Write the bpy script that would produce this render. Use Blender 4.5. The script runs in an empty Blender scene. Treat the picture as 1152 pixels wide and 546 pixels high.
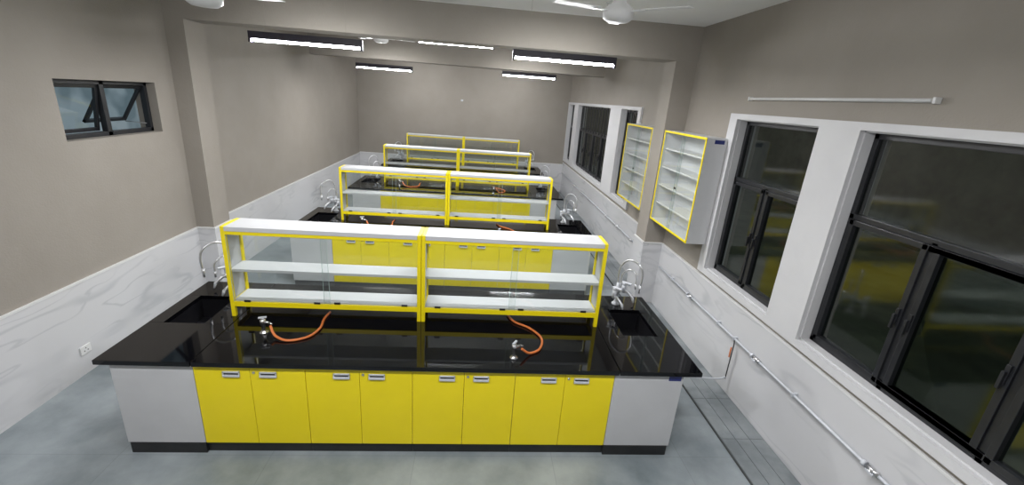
import bpy, bmesh, math
from mathutils import Vector, Matrix
C=bpy.context.scene.collection
# ---------------------------------------------------------------- materials
def new_mat(name):
    m=bpy.data.materials.new(name); m.use_nodes=True
    nt=m.node_tree; b=nt.nodes['Principled BSDF']; return m,nt,b
def setb(b,col=None,rough=None,metal=None,spec=None,coat=None):
    if col is not None: b.inputs['Base Color'].default_value=(*col,1)
    if rough is not None: b.inputs['Roughness'].default_value=rough
    if metal is not None: b.inputs['Metallic'].default_value=metal
    if spec is not None: b.inputs['Specular IOR Level'].default_value=spec
    if coat is not None: b.inputs['Coat Weight'].default_value=coat
def noisy(name,c1,c2,scale=3.,rough=.5,metal=0.,detail=6.,spec=None,bump=0.,stretch=(1,1,1),lo=.3,hi=.7,rr=None,coat=None,joint=None):
    m,nt,b=new_mat(name); setb(b,None,rough,metal,spec,coat)
    mp=nt.nodes.new('ShaderNodeMapping'); mp.inputs['Scale'].default_value=stretch
    geo=nt.nodes.new('ShaderNodeNewGeometry')
    n=nt.nodes.new('ShaderNodeTexNoise'); n.inputs['Scale'].default_value=scale; n.inputs['Detail'].default_value=detail; n.inputs['Roughness'].default_value=.6
    r=nt.nodes.new('ShaderNodeValToRGB'); r.color_ramp.elements[0].position=lo; r.color_ramp.elements[1].position=hi
    r.color_ramp.elements[0].color=(*c1,1); r.color_ramp.elements[1].color=(*c2,1)
    L=nt.links.new
    L(geo.outputs['Position'],mp.inputs['Vector']);L(mp.outputs[0],n.inputs['Vector']);L(n.outputs['Fac'],r.inputs[0])
    if joint:
        br=nt.nodes.new('ShaderNodeTexBrick'); br.offset=0; br.inputs['Scale'].default_value=1; br.inputs['Brick Width'].default_value=joint; br.inputs['Row Height'].default_value=joint; br.inputs['Mortar Size'].default_value=.004
        br.inputs['Color1'].default_value=(1,1,1,1);br.inputs['Color2'].default_value=(.97,.97,.97,1);br.inputs['Mortar'].default_value=(.85,.85,.85,1)
        mx=nt.nodes.new('ShaderNodeMix'); mx.data_type='RGBA'; mx.blend_type='MULTIPLY'; mx.inputs[0].default_value=1
        L(geo.outputs['Position'],br.inputs['Vector']);L(r.outputs[0],mx.inputs[6]);L(br.outputs['Color'],mx.inputs[7]);L(mx.outputs[2],b.inputs['Base Color'])
    else: L(r.outputs[0],b.inputs['Base Color'])
    if rr:
        q=nt.nodes.new('ShaderNodeMapRange'); q.inputs['To Min'].default_value=rr[0]; q.inputs['To Max'].default_value=rr[1]
        L(n.outputs['Fac'],q.inputs[0]); L(q.outputs[0],b.inputs['Roughness'])
    if bump:
        n2=nt.nodes.new('ShaderNodeTexNoise'); n2.inputs['Scale'].default_value=60
        L(geo.outputs['Position'],n2.inputs['Vector'])
        bp=nt.nodes.new('ShaderNodeBump'); bp.inputs['Strength'].default_value=bump; bp.inputs['Distance'].default_value=.01
        L(n2.outputs['Fac'],bp.inputs['Height']); L(bp.outputs[0],b.inputs['Normal'])
    return m
M_wall=noisy('taupe_paint',(.265,.240,.209),(.300,.274,.241),scale=1.6,rough=.75,bump=.2,lo=.25,hi=.75)
M_ceil=noisy('ceiling_paint',(.83,.825,.81),(.87,.865,.85),scale=1.,rough=.85)
M_floor=noisy('concrete_floor',(.14,.168,.182),(.325,.36,.38),scale=1.2,rough=.35,detail=12,lo=.34,hi=.69,rr=(.2,.45),bump=.05,joint=1.2)
M_trench=noisy('trench_stone',(.14,.158,.168),(.24,.262,.272),scale=2.2,rough=.45,detail=8,lo=.38,hi=.62)
M_groove=noisy('dark_joint',(.06,.065,.065),(.09,.095,.095),scale=3,rough=.9)
M_wood_y=noisy('yellow_laminate',(.82,.665,.006),(.85,.69,.008),scale=4,rough=.32)
M_grey=noisy('light_grey_laminate',(.50,.505,.52),(.54,.545,.56),scale=3,rough=.4)
M_white=noisy('white_laminate',(.50,.505,.52),(.54,.545,.56),scale=3,rough=.4)
M_wcab=noisy('cabinet_laminate',(.62,.625,.64),(.66,.665,.68),scale=3,rough=.4)
M_shelf=noisy('shelf_laminate',(.45,.455,.47),(.49,.495,.51),scale=3,rough=.5)
M_trimw=noisy('white_plaster',(.54,.54,.555),(.59,.59,.60),scale=2,rough=.55)
M_black=noisy('black_kickboard',(.010,.010,.011),(.02,.02,.02),scale=10,rough=.4)
M_alu=noisy('black_aluminium',(.010,.011,.014),(.018,.019,.022),scale=10,rough=.35)
M_hous=noisy('black_purple_housing',(.016,.013,.024),(.026,.022,.036),scale=10,rough=.4)
M_sink=noisy('black_sink',(.006,.006,.008),(.012,.012,.014),scale=10,rough=.3)
M_chrome=noisy('chrome',(.78,.79,.81),(.85,.85,.87),scale=10,rough=.22,metal=1.)
M_tap=noisy('satin_chrome',(.60,.61,.64),(.70,.71,.74),scale=10,rough=.3,metal=.75)
M_steel=noisy('brushed_steel',(.55,.55,.56),(.65,.65,.66),scale=20,rough=.3,metal=1.)
M_plast=noisy('grey_plastic',(.48,.50,.54),(.56,.58,.62),scale=10,rough=.4)
M_plw=noisy('white_plastic',(.62,.62,.62),(.68,.68,.68),scale=10,rough=.4)
M_hose=noisy('orange_rubber',(.58,.15,.035),(.66,.19,.05),scale=20,rough=.45)
M_tag=noisy('blue_tag',(.02,.03,.14),(.03,.04,.2),scale=30,rough=.4)
def granite():
    m,nt,b=new_mat('black_granite'); setb(b,None,.045,0,.45)
    geo=nt.nodes.new('ShaderNodeNewGeometry'); v=nt.nodes.new('ShaderNodeTexNoise'); v.inputs['Scale'].default_value=220; v.inputs['Detail'].default_value=2
    r=nt.nodes.new('ShaderNodeValToRGB'); r.color_ramp.elements[0].position=.62; r.color_ramp.elements[1].position=.78
    r.color_ramp.elements[0].color=(.002,.002,.003,1); r.color_ramp.elements[1].color=(.04,.04,.045,1)
    nt.links.new(geo.outputs['Position'],v.inputs['Vector']); nt.links.new(v.outputs['Fac'],r.inputs[0]); nt.links.new(r.outputs[0],b.inputs['Base Color'])
    return m
M_gran=granite()
def marble():
    m,nt,b=new_mat('white_marble'); setb(b,None,.2,0,.5); L=nt.links.new
    geo=nt.nodes.new('ShaderNodeNewGeometry')
    def vein(scale,w,dist,stretch,det=3):
        mp=nt.nodes.new('ShaderNodeMapping'); mp.inputs['Scale'].default_value=stretch; mp.inputs['Rotation'].default_value=(.7,.0,.0)
        n=nt.nodes.new('ShaderNodeTexNoise'); n.inputs['Scale'].default_value=scale; n.inputs['Detail'].default_value=det; n.inputs['Distortion'].default_value=dist
        L(geo.outputs['Position'],mp.inputs['Vector']); L(mp.outputs[0],n.inputs['Vector'])
        s=nt.nodes.new('ShaderNodeMath'); s.operation='SUBTRACT'; s.inputs[1].default_value=.5; L(n.outputs['Fac'],s.inputs[0])
        a=nt.nodes.new('ShaderNodeMath'); a.operation='ABSOLUTE'; L(s.outputs[0],a.inputs[0])
        r=nt.nodes.new('ShaderNodeMapRange'); r.interpolation_type='SMOOTHSTEP'; r.inputs['From Min'].default_value=0; r.inputs['From Max'].default_value=w; r.inputs['To Min'].default_value=1; r.inputs['To Max'].default_value=0
        L(a.outputs[0],r.inputs[0]); return r.outputs[0]
    v1=vein(.9,.03,.1,(1,.45,1.9),2.5); v2=vein(1.7,.02,.1,(1,.4,1.9),2.5)
    mk=nt.nodes.new('ShaderNodeTexNoise'); mk.inputs['Scale'].default_value=1.1; L(geo.outputs['Position'],mk.inputs['Vector'])
    mr=nt.nodes.new('ShaderNodeMapRange'); mr.inputs['From Min'].default_value=.42; mr.inputs['From Max'].default_value=.62; L(mk.outputs['Fac'],mr.inputs[0])
    x=nt.nodes.new('ShaderNodeMath'); x.operation='MAXIMUM'; L(v2,x.inputs[0]); L(v1,x.inputs[1])
    x1=nt.nodes.new('ShaderNodeMath'); x1.operation='MULTIPLY'; L(x.outputs[0],x1.inputs[0]); L(mr.outputs[0],x1.inputs[1])
    x2=nt.nodes.new('ShaderNodeMath'); x2.operation='MULTIPLY'; x2.inputs[1].default_value=.42; L(x1.outputs[0],x2.inputs[0])
    mix=nt.nodes.new('ShaderNodeMix'); mix.data_type='RGBA'
    mix.inputs[6].default_value=(.57,.57,.585,1); mix.inputs[7].default_value=(.32,.33,.36,1)
    L(x2.outputs[0],mix.inputs[0]); L(mix.outputs[2],b.inputs['Base Color'])
    return m
M_marb=marble()
def glass(name,tint,r0=.03,r1=.5,rough=.02):
    m=bpy.data.materials.new(name); m.use_nodes=True; nt=m.node_tree; nt.nodes.clear(); L=nt.links.new
    o=nt.nodes.new('ShaderNodeOutputMaterial'); t=nt.nodes.new('ShaderNodeBsdfTransparent'); t.inputs[0].default_value=(*tint,1)
    g=nt.nodes.new('ShaderNodeBsdfGlossy'); g.inputs['Roughness'].default_value=rough
    f=nt.nodes.new('ShaderNodeLayerWeight'); f.inputs['Blend'].default_value=.5
    p=nt.nodes.new('ShaderNodeMath'); p.operation='POWER'; p.inputs[1].default_value=4.5; L(f.outputs['Facing'],p.inputs[0])
    q=nt.nodes.new('ShaderNodeMath'); q.operation='MULTIPLY_ADD'; q.inputs[1].default_value=r1; q.inputs[2].default_value=r0; L(p.outputs[0],q.inputs[0])
    mx=nt.nodes.new('ShaderNodeMixShader'); L(q.outputs[0],mx.inputs[0]); L(t.outputs[0],mx.inputs[1]); L(g.outputs[0],mx.inputs[2]); L(mx.outputs[0],o.inputs[0])
    return m
M_glass=glass('clear_glass',(.93,.955,.945),.065,.5,.03)
M_win=glass('window_glass',(.5,.54,.5),.10,.5,.07)
M_win2=glass('high_window_glass',(.9,.95,.97),.05,.5)
m,nt,b=new_mat('glass_edge'); setb(b,(.36,.46,.43),.2); M_gedge=m
m,nt,b=new_mat('lit_tube'); setb(b,(1,1,1),.4); b.inputs['Emission Color'].default_value=(.98,.99,1,1); b.inputs['Emission Strength'].default_value=170; M_tube=m
M_night=noisy('night_ground',(.04,.045,.025),(.12,.13,.08),scale=1.2,rough=.9)
M_dark=noisy('backdrop_dark',(.02,.03,.012),(.10,.11,.07),scale=1.5,rough=.9)  # dark colour for the backdrop added outside the right windows
M_pale=noisy('lightened_facade',(.42,.5,.54),(.85,.9,.93),scale=.9,rough=.9,detail=2,lo=.45,hi=.55)  # facade colour lightened so the left window panes look pale
# ---------------------------------------------------------------- builders
class MB:
    def __init__(s): s.bm=bmesh.new(); s.mats=[]
    def mi(s,m):
        if m not in s.mats: s.mats.append(m)
        return s.mats.index(m)
    def box(s,a,b,m,bev=0.,rot=None,piv=None):
        x0,x1=sorted((a[0],b[0]));y0,y1=sorted((a[1],b[1]));z0,z1=sorted((a[2],b[2]))
        vs=[s.bm.verts.new((x,y,z)) for x in(x0,x1) for y in(y0,y1) for z in(z0,z1)]
        fs=[(0,1,3,2),(4,6,7,5),(0,4,5,1),(2,3,7,6),(0,2,6,4),(1,5,7,3)]
        i=s.mi(m); nf=[]
        for f in fs:
            q=s.bm.faces.new([vs[k] for k in f]); q.material_index=i; nf.append(q)
        if bev>0:
            es={e for f in nf for e in f.edges}
            r=bmesh.ops.bevel(s.bm,geom=list(es),offset=bev,segments=2,affect='EDGES',profile=.6)
            vs=list({v for f in r['faces'] for v in f.verts}|{v for v in vs if v.is_valid})
            for f in r['faces']: f.material_index=i
        if rot is not None:
            bmesh.ops.rotate(s.bm,verts=vs,cent=piv or (0,0,0),matrix=rot)
        return s
    def quad(s,pts,m):
        f=s.bm.faces.new([s.bm.verts.new(p) for p in pts]); f.material_index=s.mi(m); return s
    def cyl(s,p,q,r,m,n=16,r2=None,smooth=True):
        p=Vector(p);q=Vector(q);d=q-p;L=d.length
        mat=Matrix.Translation((p+q)/2)@d.to_track_quat('Z','Y').to_matrix().to_4x4()
        g=bmesh.ops.create_cone(s.bm,cap_ends=True,segments=n,radius1=r,radius2=r if r2 is None else r2,depth=L,matrix=mat)
        i=s.mi(m)
        for f in {f for v in g['verts'] for f in v.link_faces}:
            f.material_index=i; f.smooth=smooth and len(f.verts)==4
        return s
    def lathe(s,prof,c,m,n=28):
        i=s.mi(m);rings=[]
        for r,z in prof:
            rings.append([s.bm.verts.new((c[0]+r*math.cos(2*math.pi*k/n),c[1]+r*math.sin(2*math.pi*k/n),c[2]+z)) for k in range(n)])
        for a,b in zip(rings,rings[1:]):
            for k in range(n):
                f=s.bm.faces.new((a[k],a[(k+1)%n],b[(k+1)%n],b[k])); f.material_index=i; f.smooth=True
        for rg in (rings[0],rings[-1]):
            f=s.bm.faces.new(rg); f.material_index=i
        return s
    def tube(s,pts,r,m,n=10,sub=8):
        P=[Vector(p) for p in pts]; Q=[]
        for k in range(len(P)-1):
            p0=P[max(k-1,0)];p1=P[k];p2=P[k+1];p3=P[min(k+2,len(P)-1)]
            for j in range(sub):
                t=j/sub
                Q.append(.5*((2*p1)+(p2-p0)*t+(2*p0-5*p1+4*p2-p3)*t*t+(3*p1-p0-3*p2+p3)*t**3))
        Q.append(P[-1]); i=s.mi(m); prev=None; first=None
        d0=(Q[1]-Q[0]).normalized(); nrm=d0.orthogonal().normalized()
        for k,q in enumerate(Q):
            d=(Q[min(k+1,len(Q)-1)]-Q[max(k-1,0)]).normalized()
            nrm=(nrm-d*nrm.dot(d)).normalized(); bn=d.cross(nrm)
            ring=[s.bm.verts.new(q+r*(math.cos(2*math.pi*a/n)*nrm+math.sin(2*math.pi*a/n)*bn)) for a in range(n)]
            if prev:
                for a in range(n):
                    f=s.bm.faces.new((prev[a],prev[(a+1)%n],ring[(a+1)%n],ring[a])); f.material_index=i; f.smooth=True
            else: first=ring
            prev=ring
        for rg in(first,prev):
            f=s.bm.faces.new(rg); f.material_index=i
        return s
    def obj(s,name,parent=None,loc=(0,0,0),**kw):
        bmesh.ops.recalc_face_normals(s.bm,faces=s.bm.faces[:])
        me=bpy.data.meshes.new(name); s.bm.to_mesh(me); s.bm.free()
        for m in s.mats: me.materials.append(m)
        o=bpy.data.objects.new(name,me); C.objects.link(o); o.location=loc
        if parent: o.parent=parent
        for k,v in kw.items(): o[k]=v
        return o
def root(name,loc,label,cat,group=None):
    e=bpy.data.objects.new(name,None); e.empty_display_size=.1; e.location=loc; C.objects.link(e)
    e['label']=label; e['category']=cat
    if group: e['group']=group
    return e
def kids(o): return [c for c in bpy.data.objects if c.parent is o]
def dup(o,loc=None,parent=None,**kw):
    n=o.copy(); C.objects.link(n)
    if parent: n.parent=parent
    if loc is not None: n.location=loc
    for k,v in kw.items(): n[k]=v
    for c in kids(o): dup(c,parent=n)
    return n
def struct(o): o['kind']='structure'; return o
XL,XR,YB,YF,ZC=-3.523,3.356,11.93,-5.2,4.1
# ---------------------------------------------------------------- room shell
def gridwall(xa,xb,y0,y1,z0,z1,holes,m):
    mb=MB(); ys=sorted({y0,y1,*[h[0] for h in holes],*[h[1] for h in holes]}); zs=sorted({z0,z1,*[h[2] for h in holes],*[h[3] for h in holes]})
    for a,b in zip(ys,ys[1:]):
        run=None
        for c,d in zip(zs,zs[1:]):
            my,mz=(a+b)/2,(c+d)/2
            if any(h[0]<my<h[1] and h[2]<mz<h[3] for h in holes):
                if run: mb.box((xa,a,run[0]),(xb,b,run[1]),m); run=None
            else: run=(run[0],d) if run else (c,d)
        if run: mb.box((xa,a,run[0]),(xb,b,run[1]),m)
    return mb
W6=(1.51,2.84,2.31,2.885)
struct(gridwall(XL-.25,XL,YF,YB,0,ZC,[W6],M_wall).obj('wall_left'))
wins=[(.61,1.87,1.16,2.97),(-1.9,.18,1.16,2.97),(5.15,6.15,1.2,2.97),(6.95,10.35,1.2,2.97),(10.9,11.75,1.2,2.97)]
struct(gridwall(XR,XR+.25,YF,YB,0,ZC,wins,M_wall).obj('wall_right'))
struct(MB().box((XL-.25,YB,0),(XR+.25,YB+.2,ZC),M_wall).obj('wall_back'))
struct(MB().box((XL-.25,YF-.2,0),(XR+.25,YF,ZC),M_wall).obj('wall_front'))
struct(MB().box((XL-.25,YF-.2,-.1),(XR+.25,YB+.2,0),M_floor).obj('floor'))
struct(MB().box((XL-.25,YF-.2,ZC),(XR+.25,YB+.2,ZC+.12),M_ceil).obj('ceiling'))
tn=[0]
def trim(mb):
    tn[0]+=1; return struct(mb.obj('trim_%d'%tn[0]))
CY0,CY1=3.19,3.6
BZ=3.66
trim(MB().box((XL,CY0,0),(-3.29,CY1,BZ),M_wall))
trim(MB().box((3.055,CY0+.02,0),(XR,CY1,BZ),M_wall))
trim(MB().box((XL,CY0,BZ),(XR,CY1,ZC),M_wall))
trim(MB().box((XL,8.0,BZ),(XR,8.4,ZC),M_wall))
def dado_left():
    mb=MB(); z=.945; t=.02
    mb.box((XL,YF,0),(XL+t,CY0-t,z),M_marb); mb.box((XL,CY1+t,0),(XL+t,YB,z),M_marb)
    mb.box((XL,CY0-t,0),(-3.29,CY0,z),M_marb); mb.box((-3.29,CY0-t,0),(-3.27,CY1+t,z),M_marb); mb.box((XL,CY1,0),(-3.29,CY1+t,z),M_marb)
    for a,b in [((XL,YF),(XL+t+.006,CY0-t)),((XL,CY1+t),(XL+t+.006,YB)),((XL,CY0-t-.006),(-3.264,CY0)),((-3.29,CY0),(-3.264,CY1+t))]:
        mb.box((*a,z),(*b,z+.018),M_plw)
    return mb
trim(dado_left())
def dado_right():
    mb=MB(); z=1.03; t=.02
    mb.box((XR-t,YF,0),(XR,CY0,z),M_marb); mb.box((XR-t,CY1+t,0),(XR,YB,z),M_marb)
    mb.box((3.035,CY0,0),(XR,CY0+.02,z),M_marb); mb.box((3.035,CY0+.02,0),(3.055,CY1+t,z),M_marb)
    for a,b in [((XR-t-.006,YF),(XR,CY0)),((XR-t-.006,CY1+t),(XR,YB)),((3.029,CY0-.006),(XR,CY0+.02)),((3.029,CY0),(3.055,CY1+t))]:
        mb.box((*a,z),(*b,z+.018),M_plw)
    return mb
trim(dado_right())
trim(MB().box((XL+.02,YB-.02,0),(XR-.02,YB,.97),M_marb).box((XL+.02,YB-.026,.97),(XR-.02,YB,.988),M_plw))
mb=MB()
for (x0,x1) in ((2.9,3.037),(3.043,3.181),(3.187,3.33)):
    yy=YF
    while yy<YB-.05:
        y2=min(yy+.6,YB-.04); mb.box((x0,yy,0),(x1,y2-.005,.03),M_trench); yy+=.6
mb.box((2.895,YF,0),(3.334,YB-.04,.023),M_groove)
trim(mb)
def surround(y0,y1,z0,z1,holes):
    return gridwall(XR-.04,XR+.0,y0,y1,z0,z1,holes,M_trimw)
trim(surround(-2.3,2.02,1.09,3.03,wins[:2]))
trim(surround(5.0,11.9,1.12,3.03,wins[2:]))
for w in wins:
    mb=MB(); y0,y1,z0,z1=w; t=.012
    mb.box((XR-.0,y0,z0),(XR+.2,y0+t,z1),M_trimw);mb.box((XR,y1-t,z0),(XR+.2,y1,z1),M_trimw)
    mb.box((XR,y0,z0),(XR+.2,y1,z0+t),M_trimw);mb.box((XR,y0,z1-t),(XR+.2,y1,z1),M_trimw)
    trim(mb)
wn=[0]
def window(w,mull,transom,bars=None):
    wn[0]+=1; y0,y1,z0,z1=w; y0+=.012;y1-=.012;z0+=.012;z1-=.012
    e=bpy.data.objects.new('window_%d'%wn[0],None); C.objects.link(e); e.location=(XR+.1,(y0+y1)/2,z0); struct(e)
    ox,oy,oz=e.location; f=.045
    mb=MB(); B=lambda a,b,c,d,x0=-.02,x1=.05,bev=.004: mb.box((x0,a-oy,c-oz),(x1,b-oy,d-oz),M_alu,bev)
    B(y0,y0+f,z0,z1);B(y1-f,y1,z0,z1);B(y0,y1,z0,z0+f);B(y0,y1,z1-f,z1)
    B(y0,y1,transom-f/2,transom+f/2)
    edges=[y0]+list(mull)+[y1]
    for q in mull: B(q-f/2,q+f/2,z0,transom)
    mb.obj('frame',e)
    if bars:
        mb=MB(); q=y0+bars
        while q<y1-.05: mb.box((-.035,q-.012-oy,0),(-.02,q+.012-oy,z1-z0),M_alu); q+=bars
        mb.obj('window_bars',e)
    for a,b in zip(edges,edges[1:]):
        a2=a+(f*.5 if a!=y0 else f*.8);b2=b-(f*.5 if b!=y1 else f*.8);c=z0+f*.8;d=transom-f*.5;s=.042
        mb=MB(); B2=lambda p,q,r,t: mb.box((-.035,p-oy,r-oz),(.03,q-oy,t-oz),M_alu,.004)
        B2(a2,a2+s,c,d);B2(b2-s,b2,c,d);B2(a2,b2,c,c+s);B2(a2,b2,d-s,d)
        sash=mb.obj('sash',e)
        p,q,r_,t_=a2+s-oy,b2-s-oy,c+s-oz,d-s-oz
        MB().quad([(0,p,r_),(0,q,r_),(0,q,t_),(0,p,t_)],M_win).obj('pane',sash)
        hy=(b2-.025 if a==y0 else a2+.025)
        MB().box((-.05,hy-.012-oy,(c+d)/2-.06-oz),(-.035,hy+.012-oy,(c+d)/2+.06-oz),M_alu,.003).box((-.07,hy-.009-oy,(c+d)/2-.09-oz),(-.05,hy+.009-oy,(c+d)/2+.02-oz),M_alu,.003).obj('handle',sash)
    p,q,r_,t_=y0+f-oy,y1-f-oy,transom+f/2-oz,z1-f-oz
    MB().quad([(0,p,r_),(0,q,r_),(0,q,t_),(0,p,t_)],M_win).obj('pane',e)
window(wins[0],[1.24],2.31)
window(wins[1],[-.54,-1.22],2.31)
window(wins[2],[5.65],2.31,.25)
window(wins[3],[7.8,8.65,9.5],2.31,.283)
window(wins[4],[11.32],2.31,.2)
def leftwin():
    wn[0]+=1; y0,y1,z0,z1=W6
    e=bpy.data.objects.new('window_%d'%wn[0],None); C.objects.link(e); e.location=(XL-.13,(y0+y1)/2,z0); struct(e)
    hy=(y1-y0)/2; H=z1-z0; f=.045; mb=MB()
    def B(m,a,b,c,d,x0=-.03,x1=.03): m.box((x0,a,c),(x1,b,d),M_alu,.003)
    B(mb,-hy,-hy+f,0,H);B(mb,hy-f,hy,0,H);B(mb,-hy,hy,0,f);B(mb,-hy,hy,H-f,H);B(mb,-.03,.03,0,H)
    mb.obj('frame',e)
    for sgn,tilt in ((-1,-8),(1,-32)):
        a,b=(-hy+f,-.03) if sgn<0 else (.03,hy-f)
        mb=MB(); s=.035;h=H-2*f;w=b-a
        for q in [((-.015,0,-s),(.015,w,0)),((-.015,0,-h),(.015,w,-h+s)),((-.015,0,-h),(.015,s,0)),((-.015,w-s,-h),(.015,w,0))]: mb.box(*q,M_alu,.002)
        o=mb.obj('sash',e,(0,a,H-f)); o.rotation_euler=(0,math.radians(-tilt),0)
        MB().quad([(0,s,-h+s),(0,w-s,-h+s),(0,w-s,-s),(0,s,-s)],M_win2).obj('pane',o)
        yy=a+.02 if sgn<0 else b-.02
        MB().cyl((0,yy,f+.05),(-.06 if sgn<0 else -.24,yy,f+.06),.006,M_steel).obj('stay',e)
leftwin()
struct(MB().box((XR+.3,-20,-.4),(14,30,-.3),M_night).obj('trim_90'))
struct(MB().box((-9,-8,-.4),(-8.8,22,9),M_pale).obj('trim_91'))  # added pale facade backdrop, brightens the view through the left window
struct(MB().box((13,-25,-.4),(13.3,60,9),M_dark).box((4,28,-.4),(13,28.3,9),M_dark).obj('trim_92'))  # added backdrop, keeps the bright sky out of the right windows
# ---------------------------------------------------------------- bench pieces
H=.9; BY=.03; BD=1.5
def make_base():
    w=.848; d=.72
    r=root('base_cabinet',(0,BY,0),'yellow two-door lab base cabinet under black worktop','cabinet','yellow base cabinets of the lab benches')
    t=.018; z0=.1; z1=.86
    mb=MB(); mb.box((-w/2,.02,z0),(-w/2+t,d,z1),M_grey).box((w/2-t,.02,z0),(w/2,d,z1),M_grey).box((-w/2,.02,z0),(w/2,d,z0+t),M_grey).box((-w/2,.02,z1-t),(w/2,d,z1),M_grey).box((-w/2,d-t,z0),(w/2,d,z1),M_grey).box((-w/2+t,.06,.48),(w/2-t,d-t,.5),M_grey)
    mb.obj('body',r)
    MB().box((-w/2,.02,0),(w/2,.04,z0),M_black).box((-w/2,.04,0),(-w/2+.02,d,z0),M_black).box((w/2-.02,.04,0),(w/2,d,z0),M_black).obj('kickboard',r)
    for s in (-1,1):
        x0,x1=(-w/2+.0015,-.0015) if s<0 else (.0015,w/2-.0015)
        dr=MB().box((x0,0,z0+.002),(x1,.019,z1-.003),M_wood_y,.0015).obj('door',r)
        hx=-.14 if s<0 else .14
        m=MB(); hw,hh=.065,.024; hz=.785
        m.box((hx-hw,-.006,hz-hh),(hx+hw,-.004,hz+hh),M_black)
        m.box((hx-hw,-.012,hz+hh-.012),(hx+hw,-.0,hz+hh),M_plast,.002).box((hx-hw,-.016,hz-hh),(hx+hw,-.0,hz-hh+.018),M_plast,.003)
        m.box((hx-hw,-.012,hz-hh),(hx-hw+.009,0,hz+hh),M_plast,.002).box((hx+hw-.009,-.012,hz-hh),(hx+hw,0,hz+hh),M_plast,.002)
        m.obj('handle',dr,label='recessed grey metal pull')
        if s>0:
            MB().cyl((.03,0,.80),(.03,-.006,.80),.011,M_steel).obj('lock',dr)
    return r
def make_end(side):
    w=.61; d=1.42
    r=root('end_cabinet',(0,BY,0),'plain light grey sink-end cabinet of a lab bench','cabinet','grey sink-end cabinets of the lab benches')
    z0=.1;z1=.86;t=.018
    MB().box((-w/2,.015,z0),(-w/2+t,d,z1),M_grey).box((w/2-t,.015,z0),(w/2,d,z1),M_grey).box((-w/2+t,.015,z0),(w/2-t,.03,z1),M_grey).box((-w/2+t,d-t,z0),(w/2-t,d,z1),M_grey).box((-w/2+t,.03,z0),(w/2-t,d-t,z0+t),M_grey).obj('body',r)
    MB().box((-w/2+.002,0,z0+.002),(w/2-.002,.0145,z1-.003),M_grey,.0015).obj('front_panel',r)
    a,b=(-w/2+.02,w/2) if side<0 else (-w/2,w/2-.02)
    MB().box((a,-.006,0),(b,d-.02,z0),M_black,.002).obj('kickboard',r)
    return r
def make_top():
    L=2.423
    r=root('worktop',(0,0,H-.04),'polished black granite worktop with sink cut-outs at both ends','worktop','black granite worktops')
    z0,z1=0,.04
    mb=MB()
    sy0,sy1=.6,1.15
    mb.box((-1.716,0,z0),(1.696,BD,z1),M_gran,.003)
    for (a,b,c,d) in ((-L,-1.724,-2.3,-1.95),(1.704,L,1.91,2.26)):
        mb.box((a,0,z0),(b,sy0,z1),M_gran,.003);mb.box((a,sy1,z0),(b,BD,z1),M_gran,.003)
        mb.box((a,sy0,z0),(c,sy1,z1),M_gran);mb.box((d,sy0,z0),(b,sy1,z1),M_gran)
    mb.obj('slab',r)
    return r
def make_sink():
    r=root('sink',(0,0,H-.24),'black rectangular undermount basin below the worktop','sink','black sinks of the benches')
    c,d=-.175,.175;e=.275;t=.012;z1=.2; m=MB()
    m.box((c-t,-e-t,0),(c,e+t,z1),M_sink).box((d,-e-t,0),(d+t,e+t,z1),M_sink).box((c,-e-t,0),(d,-e,z1),M_sink).box((c,e,0),(d,e+t,z1),M_sink).box((c-t,-e-t,-.012),(d+t,e+t,0),M_sink)
    m.obj('basin',r)
    MB().lathe([(.035,0),(.035,.006),(.025,.006),(.02,.003)],(0,0,0),M_steel).obj('drain',r)
    return r
def make_reagent():
    w=1.738; d=.28; h=.875
    r=root('reagent_cabinet',(0,0,H),'white shelf cabinet with yellow frame and sliding glass','cabinet','glass reagent cabinets on the worktops')
    p=.036; X=w/2; mb=MB()
    for x in (-X+.001,X-p-.001):
        for y in (0,d-p): mb.box((x,y,0),(x+p,y+p,h),M_wood_y,.004)
        mb.box((x,p,h-.05),(x+p,d-p,h),M_wood_y); mb.box((x,p,.11),(x+p,d-p,.16),M_wood_y)
    for y in (0,d-.02):
        mb.box((-X+p,y,.105),(X-p,y+.02,.15),M_wood_y); mb.box((-X+p,y,h-.072),(X-p,y+.02,h-.04),M_wood_y)
    mb.obj('frame',r)
    MB().box((-X+p+.001,-.006,h-.04),(X-p-.001,d+.006,h),M_white,.002).obj('top_panel',r)
    for x in (-X+.012,X-.022): MB().box((x,p,.16),(x+.01,d-p,h-.05),M_shelf).obj('side_panel',r)
    MB().box((-X+p,.02,.13),(X-p,d-.02,.165),M_shelf).obj('shelf',r)
    MB().box((-X+.022,.03,.44),(X-.022,d-.03,.465),M_shelf,.002).obj('shelf',r)
    for k,(a,b,y) in enumerate(((-X+p,.03,.004),(-.03,X-p,.014))):
        zz0,zz1=.152,h-.074
        g=MB().quad([(a,y,zz0),(b,y,zz0),(b,y,zz1),(a,y,zz1)],M_glass).box((a,y-.002,zz0),(a+.003,y+.002,zz1),M_gedge).box((b-.003,y-.002,zz0),(b,y+.002,zz1),M_gedge).obj('glass_door',r)
        for q in ((a+.12,b-.12)):
            MB().box((q-.028,y-.008,.152),(q+.028,y,.172),M_black,.003).obj('glass_clip',g)
    y=d-.012
    MB().quad([(-X+p,y,.152),(X-p,y,.152),(X-p,y,h-.074),(-X+p,y,h-.074)],M_glass).obj('glass_back',r)
    return r
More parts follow.
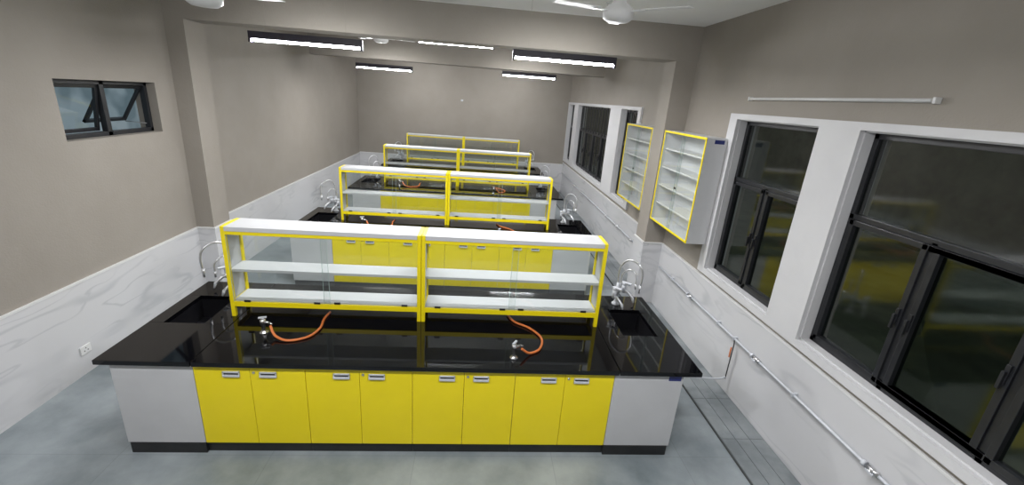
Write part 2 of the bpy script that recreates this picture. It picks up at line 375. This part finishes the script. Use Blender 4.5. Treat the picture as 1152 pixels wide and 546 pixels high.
def make_faucet():
    r=root('swan_neck_faucet',(0,0,H),'satin chrome twin swan-neck lab faucet with pale cocks','faucet','lab faucets beside the sinks')
    MB().lathe([(.045,0),(.045,.014),(.028,.028),(.02,.05),(.02,.14),(.032,.145),(.032,.205),(.022,.215),(.018,.26)],(0,0,0),M_plast).obj('column',r)
    MB().tube([(0,0,.22),(0,.01,.38),(0,-.01,.48),(0,-.07,.545),(0,-.16,.55),(0,-.235,.495),(0,-.26,.40),(0,-.25,.29)],.0105,M_tap,n=12).cyl((0,-.25,.31),(0,-.248,.22),.016,M_tap,r2=.009).obj('spout',r)
    MB().tube([(.03,0,.17),(.06,-.0,.24),(.065,-.005,.34),(.065,-.05,.41),(.065,-.11,.415),(.065,-.165,.36),(.065,-.17,.27)],.009,M_tap,n=12).cyl((.065,-.17,.28),(.065,-.17,.22),.013,M_tap,r2=.008).obj('spout',r)
    for s in (-1,1):
        MB().cyl((0,0,.17),(s*.11,-.02,.17),.016,M_tap).cyl((s*.11,-.02,.21),(s*.11,-.02,.12),.024,M_plast).tube([(s*.11,-.02,.14),(s*.122,-.07,.13),(s*.125,-.13,.08)],.015,M_tap).cyl((s*.125,-.13,.085),(s*.125,-.15,.03),.016,M_plast,r2=.009).obj('side_cock',r)
        MB().cyl((s*.11,-.02,.2),(s*.11,-.02,.24),.023,M_plast).box((s*.11-.018,-.10,.225),(s*.11+.018,.01,.246),M_plast,.005).obj('handle',r)
    return r
def make_gas():
    r=root('gas_tap',(0,0,H),'chrome bench gas tap with small lever','gas tap','gas taps on the worktops')
    MB().lathe([(.036,0),(.036,.008),(.02,.016),(.016,.03),(.016,.085),(.024,.09),(.024,.125),(.011,.133)],(0,0,0),M_chrome).cyl((0,0,.105),(.05,-.03,.105),.011,M_chrome).cyl((.05,-.03,.105),(.075,-.045,.095),.009,M_steel,r2=.005).obj('body',r)
    MB().cyl((0,0,.13),(0,0,.145),.01,M_steel).box((-.033,-.01,.143),(.033,.01,.155),M_plast,.003).obj('handle',r)
    return r
base0=make_base(); endL=make_end(-1); endR=make_end(1); top0=make_top(); rc0=make_reagent(); fc0=make_faucet(); gt0=make_gas(); sk0=make_sink()
S=3.347
used=set()
def put(o,loc,rot=None):
    n=o if o.name not in used else dup(o)
    used.add(o.name); n.location=loc
    if rot is not None: n.rotation_euler=rot
    return n
for i in range(4):
    y=i*S
    for k in range(4): put(base0,(-1.725+.424+k*.849,y+BY,0))
    put(endL,(-1.7265-.305,y+BY,0)); put(endR,(1.6715+.305,y+BY,0))
    put(top0,(0,y,H-.04))
    put(sk0,(-2.125,y+.875,H-.24)); put(sk0,(2.085,y+.875,H-.24))
    put(rc0,(-.052-.87,y+.745,H)); put(rc0,(-.052+.87,y+.745,H))
    put(fc0,(-2.04,y+1.29,H),(0,0,math.radians(-45))); put(fc0,(2.04,y+1.29,H),(0,0,math.radians(45)))
    if i<3:
        put(gt0,(-1.38,y+.47,H),(0,0,math.radians(20))); put(gt0,(.81,y+.17,H),(0,0,math.radians(60)))
t=MB().box((2.15,BY-.004,.80),(2.26,BY-.0005,.845),M_tag,.001).obj('tag',endR)
t.location=(-endR.location.x,-endR.location.y,0); t['label']='small dark blue adhesive tag'
def hose(pts,label):
    o=MB().tube(pts,.011,M_hose,n=12,sub=10).obj('rubber_hose'); o['label']=label; o['category']='hose'; o['group']='orange gas hoses'; return o
z=H+.013
for i in range(3):
    y=i*S
    hose([(-.94,y+.86,z+.0),(-.95,y+.72,z),(-.93,y+.55,z),(-.98,y+.40,z),(-1.12,y+.33,z),(-1.24,y+.37,z+.02),(-1.30,y+.43,z+.08)],'orange rubber gas hose curling across the worktop')
    hose([(.80,y+.92,z),(.86,y+.78,z),(1.0,y+.66,z),(1.09,y+.48,z),(1.05,y+.30,z),(.95,y+.22,z+.005),(.875,y+.18,z+.07)],'orange rubber gas hose looping near the worktop edge')
# ---------------------------------------------------------------- wall cabinets
def make_wallcab(loc):
    w=1.22;d=.285;h=1.3
    r=root('wall_cabinet',loc,'grey wall cabinet with yellow-edged glass doors and shelves','cabinet','glass-fronted wall cabinets')
    t=.018
    mb=MB(); mb.box((-d,0,0),(0,t,h),M_wcab,.001).box((-d,w-t,0),(0,w,h),M_wcab,.001).box((-d,t,0),(0,w-t,t),M_wcab).box((-d,t,h-t),(0,w-t,h),M_wcab).box((-.012,t,t),(0,w-t,h-t),M_wcab)
    mb.obj('body',r)
    e=.026; m=MB()
    m.box((-d-.008,0,0),(-d,e,h),M_wood_y,.002).box((-d-.008,w-e,0),(-d,w,h),M_wood_y,.002).box((-d-.008,e,0),(-d,w-e,e),M_wood_y,.002).box((-d-.008,e,h-e),(-d,w-e,h),M_wood_y,.002); m.obj('front_frame',r)
    for k in range(1,5): MB().box((-d+.03,t,h*k/5),(-.012,w-t,h*k/5+.022),M_plw).obj('shelf',r)
    for a,b,x in ((e,w/2+.03,-d+.004),(w/2-.03,w-e,-d+.014)):
        g=MB().quad([(x,a,t),(x,b,t),(x,b,h-t),(x,a,h-t)],M_glass).box((x-.002,a,t),(x+.002,a+.004,h-t),M_gedge).box((x-.002,b-.004,t),(x+.002,b,h-t),M_gedge).obj('glass_door',r)
        MB().cyl((x-.012,(a if a>e else b)+(.05 if a>e else -.05),h*.45),(x,(a if a>e else b)+(.05 if a>e else -.05),h*.45),.012,M_black).obj('lock',g)
    return r
wc=make_wallcab((XR-.001,1.965,1.44)); wc['label']='white wall cabinet, yellow-edged glass front, tagged near side'
wc2=dup(wc,(XR-.001,3.66,1.44)); wc2['label']='white wall cabinet with yellow-edged glass front beyond the column'
MB().box((-.19,-.002,1.235),(-.07,-.0005,1.28),M_tag).obj('tag',wc,label='small dark blue adhesive tag')
# ---------------------------------------------------------------- lamps
def make_light(L):
    r=root('batten_light',(0,0,0),'suspended black batten light with lit white tube','ceiling light','suspended batten lights')
    mb=MB(); mb.box((-L/2,-.034,-.002),(L/2,.034,.072),M_hous,.004); mb.box((-L/2,-.034,-.042),(-L/2+.025,.034,-.002),M_hous,.004); mb.box((L/2-.025,-.034,-.042),(L/2,.034,-.002),M_hous,.004); mb.obj('housing',r)
    MB().cyl((-L/2+.025,0,-.018),(L/2-.025,0,-.018),.010,M_tube).obj('tube',r)
    return r
lt0=None
def put_light(x,y,z,power=62,L=1.2):
    global lt0
    if lt0 is None: lt0=make_light(L); n=lt0
    else: n=dup(lt0); [bpy.data.objects.remove(c) for c in kids(n) if c.name.startswith('suspension')]
    n.location=(x,y,z)
    m=MB(); hc=ZC-z
    for q in (-.42,.42): m.cyl((q,0,.068),(q,0,hc),.0012,M_wall,n=8).cyl((q,0,hc-.012),(q,0,hc+.001),.02,M_plw)
    m.obj('suspension_wires',n)
    ld=bpy.data.lights.new('lamp','AREA'); ld.shape='RECTANGLE'; ld.size=1.1; ld.size_y=.014; ld.energy=power; ld.color=(.99,.99,1)
    lo=bpy.data.objects.new('lamp',ld); C.objects.link(lo); lo.location=(x,y,z-.030)
    return n
for (x,y,z,p) in [(-1.5,2.3,3.43,50),(1.36,2.3,3.47,50),(-1.68,7.2,3.435,45),(1.46,7.2,3.505,45),(0,4.45,3.765,36),(-1.5,-1.6,3.5,50),(1.36,-1.6,3.5,50),(-1.5,10.3,3.87,20),(1.4,10.3,3.87,20)]:  # last two added out of sight behind the far beam to brighten the rear walls
    put_light(x,y,z,p)
r=root('wall_tube_light',(XR,.71,3.19),'unlit white tube light mounted above the windows','wall light')
MB().box((-.022,-1.02,-.014),(0,1.02,.014),M_plw,.003).obj('channel',r)
MB().cyl((-.036,-1.0,0),(-.036,1.0,0),.012,M_plw).obj('tube',r)
for s in(-1,1): MB().box((-.048,s*1.02-.01,-.02),(0,s*1.02+.01,.02),M_plw,.004).obj('end_bracket',r)
def make_fan(loc,rot):
    r=root('ceiling_fan',loc,'white three-blade ceiling fan on a short rod','fan','white ceiling fans')
    hc=ZC-loc[2]
    MB().lathe([(.03,-.075),(.09,-.07),(.125,-.045),(.13,-.01),(.115,.03),(.06,.075),(.035,.13),(.03,.16)],(0,0,0),M_plw).obj('motor',r)
    MB().cyl((0,0,.05),(0,0,hc),.012,M_plw).lathe([(.02,hc-.09),(.05,hc-.05),(.065,hc-.005),(.065,hc)],(0,0,0),M_plw).obj('rod',r)
    for k in range(3):
        m=MB(); m.box((.1,-.02,.0),(.24,.02,.008),M_plw,.003)
        m.box((.2,-.05,.006),(.6,.05,.012),M_plw,.002,rot=Matrix.Rotation(math.radians(4),3,'X'),piv=(0,0,.009))
        b=m.obj('blade',r); b.rotation_euler=(0,0,math.radians(rot+120*k))
    return r
make_fan((1.54,.95,3.755),78)
make_fan((-1.72,.85,3.585),-4)
make_fan((-1.4,5.6,3.86),20)
# ---------------------------------------------------------------- wall services
r=root('gas_pipe',(XR-.055,0,.7),'thin grey gas pipe clipped along the marble wall','pipe')
MB().cyl((0,-4.5,0),(0,3.1,0),.012,M_plast).obj('pipe_run',r)
for yy in (2.6,1.3,.95,.0,-1.4): MB().box((-.016,yy-.012,-.018),(.035,yy+.012,.018),M_plast,.002).obj('pipe_clip',r)
for yy in (2.01,.545,-.83):
    v=MB().cyl((0,yy-.05,0),(0,yy+.05,0),.02,M_steel).cyl((0,yy,0),(-.04,yy,0),.012,M_steel).cyl((0,yy+.055,0),(0,yy+.085,0),.024,M_plast).obj('valve',r)
    MB().box((-.05,yy-.045,-.007),(-.04,yy+.02,.01),M_plast,.003).obj('valve_lever',v)
MB().tube([(0,.95,0),(0,.93,-.06),(0,.93,-.2),(0,.93,-.5)],.006,M_black).obj('drop_pipe',r)
MB().tube([(-.02,.93,-.10),(-.028,.92,-.16),(-.02,.93,-.22)],.008,M_hose).obj('drop_hose',r)
MB().tube([(0,.93,-.48),(-.1,.95,-.52),(-.5,1.0,-.53),(-.96,1.05,-.53)],.01,M_plast).obj('branch_pipe',r)
r=root('gas_pipe',(XR-.055,0,.7),'thin grey pipe continuing past the column on marble','pipe')
MB().cyl((0,3.7,0),(0,11.8,0),.012,M_plast).obj('pipe_run',r)
for yy in (4.4,5.3,6.1,7.0,7.8,8.7,9.5): MB().cyl((0,yy-.05,0),(0,yy+.05,0),.02,M_steel).cyl((0,yy,0),(-.04,yy,0),.012,M_steel).obj('valve',r)
def sock(name,loc,rotz,lab,k=1.,mat=None):
    r=root(name,loc,lab,'socket')
    r.rotation_euler=(0,0,rotz)
    MB().box((0,-.06*k,-.045*k),(.012,.06*k,.045*k),mat or M_plw,.003).obj('plate',r)
    m=MB()
    for a,b in ((-.02,-.012),(.02,-.012),(0,.016)): m.cyl((.012,a*k,b*k),(.0135,a*k,b*k),.006*k,M_black)
    m.obj('pin_hole',r)
sock('wall_socket',(XL+.02,1.12,.26),0,'white power socket low on the marble wall')
sock('wall_socket',(-.19,YB,2.84),-math.pi/2,'small grey socket plate high on the end wall',.6,M_plast)
# ---------------------------------------------------------------- camera / world
w=bpy.data.worlds.new('World'); bpy.context.scene.world=w; w.use_nodes=True
w.node_tree.nodes['Background'].inputs[0].default_value=(.42,.5,.54,1); w.node_tree.nodes['Background'].inputs[1].default_value=.6
cd=bpy.data.cameras.new('camera'); co=bpy.data.objects.new('camera',cd); C.objects.link(co)
cd.sensor_width=36; cd.lens=489.591/1152*36; cd.clip_start=.05
ya,pi_,ro=math.radians(5.163),math.radians(-18.253),math.radians(4.288)
fw=Vector((math.sin(ya)*math.cos(pi_),math.cos(ya)*math.cos(pi_),math.sin(pi_)))
rr=fw.cross(Vector((0,0,1))).normalized(); uu=rr.cross(fw)
R=math.cos(ro)*rr+math.sin(ro)*uu; U=-math.sin(ro)*rr+math.cos(ro)*uu
mt=Matrix((R,U,-fw)).transposed().to_4x4(); mt.translation=Vector((.430,-3.051,3.009)); co.matrix_world=mt
bpy.context.scene.camera=co
bpy.context.scene.view_settings.view_transform='Standard'
bpy.context.scene.view_settings.exposure=.3
